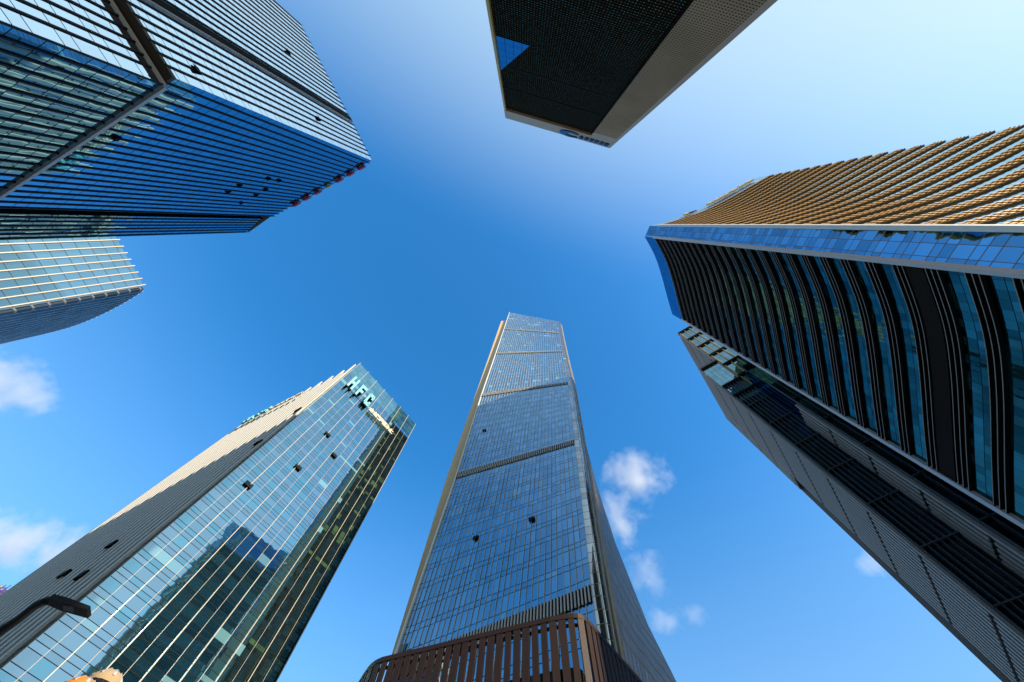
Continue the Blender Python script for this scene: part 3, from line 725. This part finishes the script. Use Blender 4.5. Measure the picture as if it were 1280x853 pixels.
# body and roofs
f = MB(); f.strip([LC(CP(x2, D0 + .126 * HC0), 0)[:2], LC(CP(x0 - .1, D0 + .126 * HC0), 0)[:2]], 0, Z(H2)); f.strip([LC(CP(x0, D0 + SIDE0), 0)[:2], LC(CP(x0 + W0, D0 + SIDE0), 0)[:2], LC(CP(x0 + W0, D0), 0)[:2]], 0, Z(HC0)); f.build("rear_wall", GREYPANEL, TC)
f = MB()
f.face([LC(CP(*q), Z(HC0) - .4) for q in ((x0, D0), (x0 + W0, D0), (x0 + W0, D0 + SIDE0), (x0, D0 + SIDE0))])
f.face([LC(CP(*q), Z(H2) - .4) for q in ((x2, D0), (x0, D0), (x0, D0 + .126 * HC0), (x2, D0 + .126 * HC0))])
f.face([LC(CP(*q), Z(H1) - .4) for q in ((x1, D0 - PC), (xe, D0 - PC), (xe, D0), (x1, D0))])
f.build("roof", CONC, TC)

# ================================================================== tall tower in the middle
TM = thing("skyscraper", "tall tapering blue glass skyscraper with dark louvre bands and a sandstone side fin", "skyscraper", "glass towers around the plaza", (0, 70, 0))
def interp(tab, h):
    if h <= tab[0][0]: return tab[0][1:]
    for a, b in zip(tab[:-1], tab[1:]):
        if h <= b[0]: return lerp(a[1:], b[1:], (h - a[0]) / (b[0] - a[0]))
    return tab[-1][1:]
Lt = [(0, -22.4, 70), (45, -21.1, 70), (92, -18.9, 70), (146, -17.4, 70), (200, -15.1, 70), (252, -13.0, 70), (304.5, -11, 70)]
Rt = [(0, 7.6, 47), (42, 10.5, 51.6), (92, 14.7, 58.1), (146, 19.2, 63.8), (200, 22.2, 68.2), (252, 25.4, 72.5), (304.5, 29, 77.2)]
St = [(0, 41, 86), (55, 32.7, 91.3), (76, 29.3, 92.5), (105, 28.4, 92.8), (146, 28, 94), (304.5, 36, 98)]
def Et(h): r = interp(Rt, h); return (r[0] + 4.0, r[1] + 8.0)
HM = 304.5
LV = [0, 20, 42, 67, 92, 119, 146, 173, 200, 226, 252, 278, HM]
def LM(p, h): return (p[0], p[1] - 70, Z(h) if h > 0 else 0)
def corner_pts(h, n=6):
    r = interp(Rt, h); e = Et(h); l = interp(Lt, h)
    d = V2(l, r); ctrl = (r[0] + d.x * 4.2, r[1] + d.y * 4.2)
    return [tuple((1 - t) ** 2 * r[i] + 2 * t * (1 - t) * ctrl[i] + t * t * e[i] for i in range(2)) for t in [k / n for k in range(n + 1)]]
GM = curtain("blue_curtain_glass", (0.70, 0.87, 0.96), (0.03, 0.10, 0.14), 1.12, 4.35, (0.0, .28), lw=0.035, hw=0.07, refl=0.55, tilt=0.006, wave=0.005, blind=0.15, blindc=(0.22, 0.42, 0.48), var=0.22, seed=51.0, line=(.02, .022, .035))
GMR = curtain("right_side_glass", (0.66, 0.56, 0.54), (0.44, 0.33, 0.25), 1.55, 4.35, (0.0,), lw=0.26, hw=0.35, mirror_ior=1.12, refl=0.22, tilt=0.004, wave=0.004, blind=0.05, var=0.2, seed=52.0, line=(.46, .36, .25))
GMC = curtain("corner_glass", (0.80, 0.82, 0.80), (0.07, 0.09, 0.10), 1.3, 4.35, (0.0, .5), lw=0.05, hw=0.06, refl=0.5, tilt=0.014, wave=0.01, blind=0.06, var=0.35, seed=53.0, line=(.25, .18, .09))
def loft(name, ringf, mat, n, wid=None):
    mb = MB()
    for h0, h1 in zip(LV[:-1], LV[1:]):
        A = ringf(h0); B = ringf(h1)
        su = 0.0
        for i in range(len(A) - 1):
            w0 = wid / (len(A) - 1) if wid else math.hypot(A[i + 1][0] - A[i][0], A[i + 1][1] - A[i][1])
            fc = mb.face([LM(A[i], h0), LM(A[i + 1], h0), LM(B[i + 1], h1), LM(B[i], h1)], [(su, h0), (su + w0, h0), (su + w0, h1), (su, h1)]); fc.smooth = True
            su += w0
    bmesh.ops.remove_doubles(mb.bm, verts=mb.bm.verts, dist=0.001)
    return mb.build(name, mat, TM)
NM = 32; WM = 1.12 * NM
front = lambda h: [lerp(interp(Lt, h), interp(Rt, h), k / 8) for k in range(9)]
loft("front_wall", front, GM, 8, WM)
loft("corner_wall", lambda h: corner_pts(h), GMC, 6)
loft("right_wall", lambda h: [(Et(h)[0] + .5, Et(h)[1] + .9), interp(St, h)], GMR, 1)
loft("corner_groove", lambda h: [Et(h), (Et(h)[0] - .8, Et(h)[1] + .8), (Et(h)[0] + .5, Et(h)[1] + .9)], GOLDDK, 1)
loft("rear_wall", lambda h: [interp(St, h), (interp(St, h)[0] - 12, interp(St, h)[1] + 12), (-8, 106), interp(Lt, h)], GM, 1)
mb = MB(); mb.face([LM(p, HM - 1.5) for p in front(HM) + corner_pts(HM)[1:] + [interp(St, HM), (24, 110), (-8, 106)]]); mb.build("roof", CONC, TM)
# mullion fins standing proud of the front and the rounded corner
def path_fin(name, pf_, w_, d_, mat, hmin=0, hmax=HM):
    mb = MB(); hs_ = [h for h in LV if hmin < h < hmax]; hs_ = [hmin] + hs_ + [hmax]
    for h0, h1 in zip(hs_[:-1], hs_[1:]):
        q = []
        for h in (h0, h1):
            p, t = pf_(h); n = Vector((t.y, -t.x)); 
            if n.y > 0: n = -n
            q += [LM((p[0] + t.x * i * w_ / 2 + n.x * j * d_, p[1] + t.y * i * w_ / 2 + n.y * j * d_), h) for (i, j) in ((-1, 1), (1, 1), (1, 0.02), (-1, 0.02))]
        mb.hull8(q)
    return mb.build(name, mat, TM)
for k in range(1, NM + 1):
    path_fin("mullion", lambda h: (lerp(interp(Lt, h), interp(Rt, h), k / NM), V2(interp(Lt, h), interp(Rt, h))), .07, .12, GREYFIN, 0, HM + .4)
for k in (2, 3, 4, 5):
    path_fin("corner_fin", lambda h: (corner_pts(h)[k], V2(corner_pts(h)[k - 1], corner_pts(h)[k + 1])), .11, .2, PALEFIN, 0, HM)
path_fin("edge_trim", lambda h: (interp(Lt, h), Vector((1, -.3)).normalized()), .3, .4, WHITE, 0, HM + .5)
path_fin("groove_trim", lambda h: ((Et(h)[0] + .3, Et(h)[1] - .2), Vector((.4, .9)).normalized()), .2, .3, SANDST, 0, HM)
# louvre bands
for h in (40.5, 91, 145, 199.5, 252):
    mb = MB(); th = 2.8
    a, b = interp(Lt, h), interp(Rt, h); a2, b2 = interp(Lt, h + th), interp(Rt, h + th); t = V2(a, b); n = Vector((t.y, -t.x))
    q = lambda p, j, hh: LM((p[0] + n.x * j, p[1] + n.y * j), hh)
    mb.hull8([q(a, .1, h), q(b, .1, h), q(b, .03, h), q(a, .03, h), q(a2, .1, h + th), q(b2, .1, h + th), q(b2, .03, h + th), q(a2, .03, h + th)])
    lb = mb.build("louvre_band", BLACK, TM)
    mb = MB(); nb = NM * 2
    for i in range(nb):
        c = lerp(a, b, (i + .25) / nb); c2 = lerp(a2, b2, (i + .25) / nb)
        v = []
        for (p, hh) in ((c, h), (c2, h + th)):
            v += [LM((p[0] + t.x * s_ * .11 + n.x * j, p[1] + t.y * s_ * .11 + n.y * j), hh) for (s_, j) in ((-1, .30), (1, .30), (1, .11), (-1, .11))]
        mb.hull8(v)
    mb.build("louvre_blades", BLADE, lb)
# sandstone side fin on the left
So = [(0, -23.2, 72.5), (46, -22.6, 72.5), (95, -22.4, 72.5), (286, -16.9, 72.5)]
mb = MB(); hs_ = [0, 46, 95, 146, 200, 245, 286]
for h0, h1 in zip(hs_[:-1], hs_[1:]):
    q = []
    for h in (h0, h1):
        o = interp(So, h); l = interp(Lt, h)
        q += [LM((o[0], o[1]), h), LM((l[0] + .5, o[1] - .6), h), LM((l[0] + .5, o[1] + 3), h), LM((o[0] + .3, o[1] + 3), h)]
    mb.hull8(q)
mb.build("side_fin", SANDST, TM)
fd = lambda h: V2(interp(Lt, h), interp(Rt, h))
for (k, h) in ((.69, 64), (.32, 64.5), (.15, 115)):
    t = fd(h); p = lerp(interp(Lt, h), interp(Rt, h), k); n = Vector((t.y, -t.x))
    open_window(TM, (0, 70), p, t, n, Z(h), 1.25, 1.1, GM, BLACK, 16)

# ================================================================== brown slatted podium block in front of it
HP = 30.0
pl_ = [S(p, HP) for p in ((-0.70, 1.86), (-0.585, 1.645), (-0.525, 1.588), (0.11, 1.352), (0.205, 1.333), (0.2503, 1.372), (0.46, 1.668), (0.80, 2.148))]
TP = thing("podium_building", "low podium building wrapped in brown vertical slats with a rounded corner", "building", None, (pl_[3][0], pl_[3][1], 0))
def LP(p, z): return (p[0] - pl_[3][0], p[1] - pl_[3][1], z)
cv = curve(pl_[:3], 5)[:-1] + [lerp(pl_[2], pl_[3], t / 6) for t in range(6)] + curve(pl_[3:6], 6)[:-1] + [lerp(pl_[5], pl_[7], t / 6) for t in range(7)]
GP = curtain("podium_glass", (0.45, 0.62, 0.70), (0.01, 0.015, 0.02), 1.4, 4.2, (0.0, .6), lw=0.06, hw=0.10, refl=0.5, tilt=0.008, wave=0.006, blind=0.1, blindc=(.25, .28, .28), var=0.5, seed=61.0)
inn = off(cv, -1.6)
f = MB(); f.strip([LP(p, 0)[:2] for p in inn], 0, Z(HP) - 4); f.build("glass_wall", GP, TP)
f = MB(); f.face([LP(p, Z(HP) - 4.2) for p in inn + [(30, 80), (-16, 66)]]); f.build("roof", CONC, TP)
lens = [0.0]
for a, b in zip(cv[:-1], cv[1:]): lens.append(lens[-1] + math.hypot(b[0] - a[0], b[1] - a[1]))
def at(s_):
    for i in range(len(cv) - 1):
        if s_ <= lens[i + 1] or i == len(cv) - 2:
            return lerp(cv[i], cv[i + 1], (s_ - lens[i]) / (lens[i + 1] - lens[i])), V2(cv[i], cv[i + 1])
s_ = .3; i = 0
while s_ < lens[-1] - .4:
    p, d = at(s_); n = Vector((d.y, -d.x)); wv = .80 + .10 * math.sin(i * 1.7)
    f = MB(); tw = .12 * math.sin(i * .9)
    q = []
    for (z, hw_) in ((0, .24), (Z(HP) * .45, .30), (Z(HP), wv / 2 * .90)):
        q.append([LP((p[0] + d.x * (a * hw_ + tw * (1 - z / Z(HP))) + n.x * b, p[1] + d.y * (a * hw_ + tw * (1 - z / Z(HP))) + n.y * b), z) for (a, b) in ((-1, .12), (1, .12), (1, -.12), (-1, -.12))])
    f.hull8(q[0] + q[1]); f.hull8(q[1] + q[2])
    f.build("slat", BROWN, TP)
    s_ += 1.0; i += 1
f = MB(); a = off(cv, -.14); b = off(cv, .16)
for j in range(len(cv) - 1):
    lo = [LP(a[j], Z(HP) - .45), LP(b[j], Z(HP) - .45), LP(b[j + 1], Z(HP) - .45), LP(a[j + 1], Z(HP) - .45)]; f.hull8(lo + [(q_[0], q_[1], q_[2] + .5) for q_ in lo])
f.build("top_rim", BROWN, TP)
for z in (Z(HP) - .95, Z(HP) - 6.5, Z(HP) - 13, Z(HP) - 20):
    f = MB(); a = off(cv, -.55); b = off(cv, -.30)
    for j in range(len(cv) - 1):
        lo = [LP(a[j], z), LP(b[j], z), LP(b[j + 1], z), LP(a[j + 1], z)]; f.hull8(lo + [(q_[0], q_[1], q_[2] + .25) for q_ in lo])
    f.build("rail", DARK, TP)

# ================================================================== street lamp
ld = (-0.9, 0.62)
TL = thing("street_lamp", "black street lamp with a curved arm and flat rectangular head", "street lamp", None, (-10.4, 6.1, 0))
def tube(mb, pts, rads, n=10):
    rings = []
    for i, p in enumerate(pts):
        a = Vector(pts[max(i - 1, 0)]); b = Vector(pts[min(i + 1, len(pts) - 1)]); t = (b - a).normalized()
        u = t.cross(Vector((0.31, 0.77, 0.55))).normalized(); v = t.cross(u)
        rings.append([mb.bm.verts.new(Vector(p) + (u * math.cos(2 * math.pi * k / n) + v * math.sin(2 * math.pi * k / n)) * rads[i]) for k in range(n)])
    for A, B in zip(rings[:-1], rings[1:]):
        for k in range(n): mb.bm.faces.new([A[k], A[(k + 1) % n], B[(k + 1) % n], B[k]]).smooth = True
    mb.bm.faces.new(rings[0][::-1]); mb.bm.faces.new(rings[-1])
def PX(px, py, h):
    a = Vector((px - 640, py - 426.5, FPX)); q = Vector((a.dot(_x), a.dot(_y), a.dot(_z))); return (q.x / q.z * h, q.y / q.z * h, Z(h))
o = Vector(TL.location)
pole_b = Vector((-10.4, 6.1, 0)) - o
c0 = Vector(PX(-60, 822, 6.0)); 
TL.location = (c0.x, c0.y, 0); o = Vector(TL.location)
mb = MB(); tube(mb, [(0, 0, 0), (0, 0, 1.0), (0, 0, c0.z - .5), ], [.16, .14, .13]); mb.build("pole", DARK, TL)
arm = [Vector((0, 0, c0.z - .52)), Vector((0.02, 0, c0.z - .1))] + [Vector(PX(*q)) - o for q in ((-30, 806, 6.3), (0, 790, 6.45), (25, 773, 6.52), (45, 757, 6.56), (58, 751, 6.56), (70, 752, 6.54))]
mb = MB(); tube(mb, arm, [.13, .13, .13, .12, .105, .10, .09, .085]); mb.build("arm", DARK, TL)
ha, hb = Vector(PX(62, 751, 6.5)) - o, Vector(PX(112, 765, 6.45)) - o
dx = (hb - ha); dx.z = 0; L_ = dx.length; dxn = dx.normalized(); px_ = Vector((-dxn.y, dxn.x, 0))
mb = MB(); q = []
for (t, w_, z0, z1) in ((0, .11, -.04, .09), (.35, .16, -.05, .07), (1, .16, -.05, .03)):
    c = ha.lerp(hb, t); q.append([c + px_ * w_ * i + Vector((0, 0, zz)) for (i, zz) in ((-1, z0), (1, z0), (1, z1), (-1, z1))])
for A, B in ((q[0], q[1]), (q[1], q[2])): mb.hull8(A + B)
hd = mb.build("lamp_head", DARK, TL)
c = ha.lerp(hb, .66); mb = MB(); mb.box((c.x, c.y, c.z - .04), L_ * .5, .18, .02, dxn); mb.build("lens", solid("smoked_lens", (.03, .03, .025), .25), hd)

# ================================================================== two rounded objects at the bottom edge, poles and ribs added
def dome_shell(label, px, py, h, rad, mat):
    c = PX(px, py, h)
    t = thing("dome", label, "dome", None, (c[0], c[1], 0))
    mb = MB(); n = 16; prof = [(0, .62), (.35, .56), (.65, .40), (.87, .18), (1, -.05), (1, -.28)]
    rings = []
    for (r_, z) in prof:
        if r_ == 0: rings.append([mb.bm.verts.new((0, 0, c[2] + z * rad - .62 * rad))])
        else: rings.append([mb.bm.verts.new((rad * r_ * math.cos(2 * math.pi * k / n), rad * r_ * math.sin(2 * math.pi * k / n), c[2] + z * rad - .62 * rad)) for k in range(n)])
    for k in range(n): mb.bm.faces.new([rings[0][0], rings[1][k], rings[1][(k + 1) % n]]).smooth = True
    for A, B in zip(rings[1:-1], rings[2:]):
        for k in range(n): mb.bm.faces.new([A[k], B[k], B[(k + 1) % n], A[(k + 1) % n]]).smooth = True
    mb.build("dome_shell", mat, t)
    mb = MB(); tube(mb, [(0, 0, 0), (0, 0, c[2] - .02)], [.035, .03]); mb.build("pole", LTGREY, t)
    mb = MB()
    for k in range(8):
        a = 2 * math.pi * k / 8; tube(mb, [(0, 0, c[2] - .12), (rad * .55 * math.cos(a), rad * .55 * math.sin(a), c[2] - .16 * rad), (rad * .95 * math.cos(a), rad * .95 * math.sin(a), c[2] - .62 * rad)], [.012, .012, .01], 6)
    mb.build("ribs", LTGREY, t)
dome_shell("beige rounded parasol at the bottom edge below the teal tower", 145, 840, 1.6, .10, solid("beige_dome_skin", (.36, .26, .15), .85))
dome_shell("orange rounded parasol beside the beige one at the bottom edge", 112, 849, 1.45, .09, solid("orange_dome_skin", (.55, .18, .015), .8))

# ================================================================== far tower under construction
cb = PX(-10, 748, 90)
TX = thing("unfinished_building", "unfinished far building with purple netting and orange beams behind the left tower", "building", None, (cb[0] - 8, cb[1] + 4, 0))
mb = MB(); mb.prism([(-14, -8), (14, -8), (14, 16), (-14, 16)], 0, cb[2] - 14); mb.build("wall", CREAM, TX)
for z in (cb[2] - 12, cb[2] - 8, cb[2] - 4, cb[2]):
    mb = MB(); mb.box((0, 4, z), 27, 23, .5); mb.build("deck", ORANGE if z < cb[2] - 9 else PURPLE, TX)
for x in (-13, -4.5, 4.5, 13):
    for yy in (-7, 15):
        mb = MB(); mb.box((x, yy, cb[2] - 7), .8, .8, 15.5); mb.build("post", PURPLE, TX)
mb = MB()
for i in range(16): mb.box((-13.5 + 1.8 * i, -7.6, cb[2] - 5), .25, .2, 14)
for i in range(7): mb.box((0, -7.5, cb[2] - 11 + 2 * i), 27, .2, .25)
mb.build("netting", PURPLE, TX)
mb = MB(); mb.box((10, -7.5, cb[2] - 1), 1.2, 1.2, 5); mb.build("beam", ORANGE, TX)

# ================================================================== clouds
def cloud(label, blobs, seed, dens, h=900.0):
    pts = [Vector(PX(px, py, h)) for (px, py, _, _) in blobs]
    cen = sum(pts, Vector()) / len(pts)
    b = NB("cloud_vapour"); tc = b.n("ShaderNodeTexCoord")
    ads = None
    for (px, py, rx, ry), p in zip(blobs, pts):
        q = p - cen; sub = b.n("ShaderNodeVectorMath", operation='SUBTRACT'); b.l(tc.outputs['Object'], sub.inputs[0]); sub.inputs[1].default_value = q
        dv = b.n("ShaderNodeVectorMath", operation='DIVIDE'); b.l(sub.outputs[0], dv.inputs[0]); dv.inputs[1].default_value = (rx, ry, min(rx, ry) * .7)
        ln = b.n("ShaderNodeVectorMath", operation='LENGTH'); b.l(dv.outputs[0], ln.inputs[0])
        fo = b.math('SUBTRACT', 1.0, ln.outputs['Value'])
        ads = fo if ads is None else b.math('MAXIMUM', ads, fo)
    nz = b.n("ShaderNodeTexNoise"); nz.inputs['Scale'].default_value = .015; nz.inputs['Detail'].default_value = 7; nz.inputs['Roughness'].default_value = .62
    mp = b.n("ShaderNodeVectorMath", operation='ADD'); b.l(tc.outputs['Object'], mp.inputs[0]); mp.inputs[1].default_value = (seed * 97., seed * 31., 0)
    b.l(mp.outputs[0], nz.inputs['Vector'])
    v = b.math('ADD', b.math('MULTIPLY', ads, 1.1), b.math('MULTIPLY_ADD', nz.outputs['Fac'], 3.3, -1.85))
    v = b.math('MULTIPLY', b.n("ShaderNodeClamp").outputs[0] if False else b.math('MINIMUM', b.math('MAXIMUM', v, 0.0), 1.0), dens)
    pv = b.n("ShaderNodeVolumePrincipled"); pv.inputs['Color'].default_value = rgb(1.0, .95, .92); b.l(v, pv.inputs['Density']); pv.inputs['Anisotropy'].default_value = 0.2
    b.l(pv.outputs[0], b.out.inputs['Volume'])
    mb = MB()
    X = max(abs((p - cen).x) + r[2] for p, r in zip(pts, blobs)); Y = max(abs((p - cen).y) + r[3] for p, r in zip(pts, blobs)); Zz = max(min(r[2], r[3]) * .7 for r in blobs)
    bmesh.ops.create_icosphere(mb.bm, subdivisions=3, radius=1.0)
    for vtx in mb.bm.verts: vtx.co = Vector((vtx.co.x * X * 1.02, vtx.co.y * Y * 1.02, vtx.co.z * Zz * 1.05))
    o = mb.build("cloud", b.m); o.location = cen
    o['label'] = label; o['category'] = "cloud"; o['group'] = "small clouds low in the sky"
    return o
cloud("largest white cloud, right of the skyscraper", [(792, 596, 100, 85), (774, 648, 70, 110), (818, 606, 60, 50)], 1, .013)
cloud("small faint cloud beside the lower right of the skyscraper", [(803, 712, 70, 70), (815, 730, 60, 50)], 2, .0065)
cloud("small white cloud lowest on the right of the skyscraper", [(830, 775, 75, 55), (862, 768, 70, 40)], 3, .0075)
cloud("white cloud at the left edge below the small pale tower", [(5, 480, 110, 120), (30, 490, 80, 80)], 4, .012)
cloud("wide pinkish cloud at the left edge above the ribbed tower side", [(20, 680, 170, 110), (80, 690, 140, 90), (-30, 670, 120, 120)], 5, .012)
cloud("tiny pale cloud beside the dark stepped tower", [(1098, 705, 60, 50), (1090, 695, 50, 70)], 6, .006)
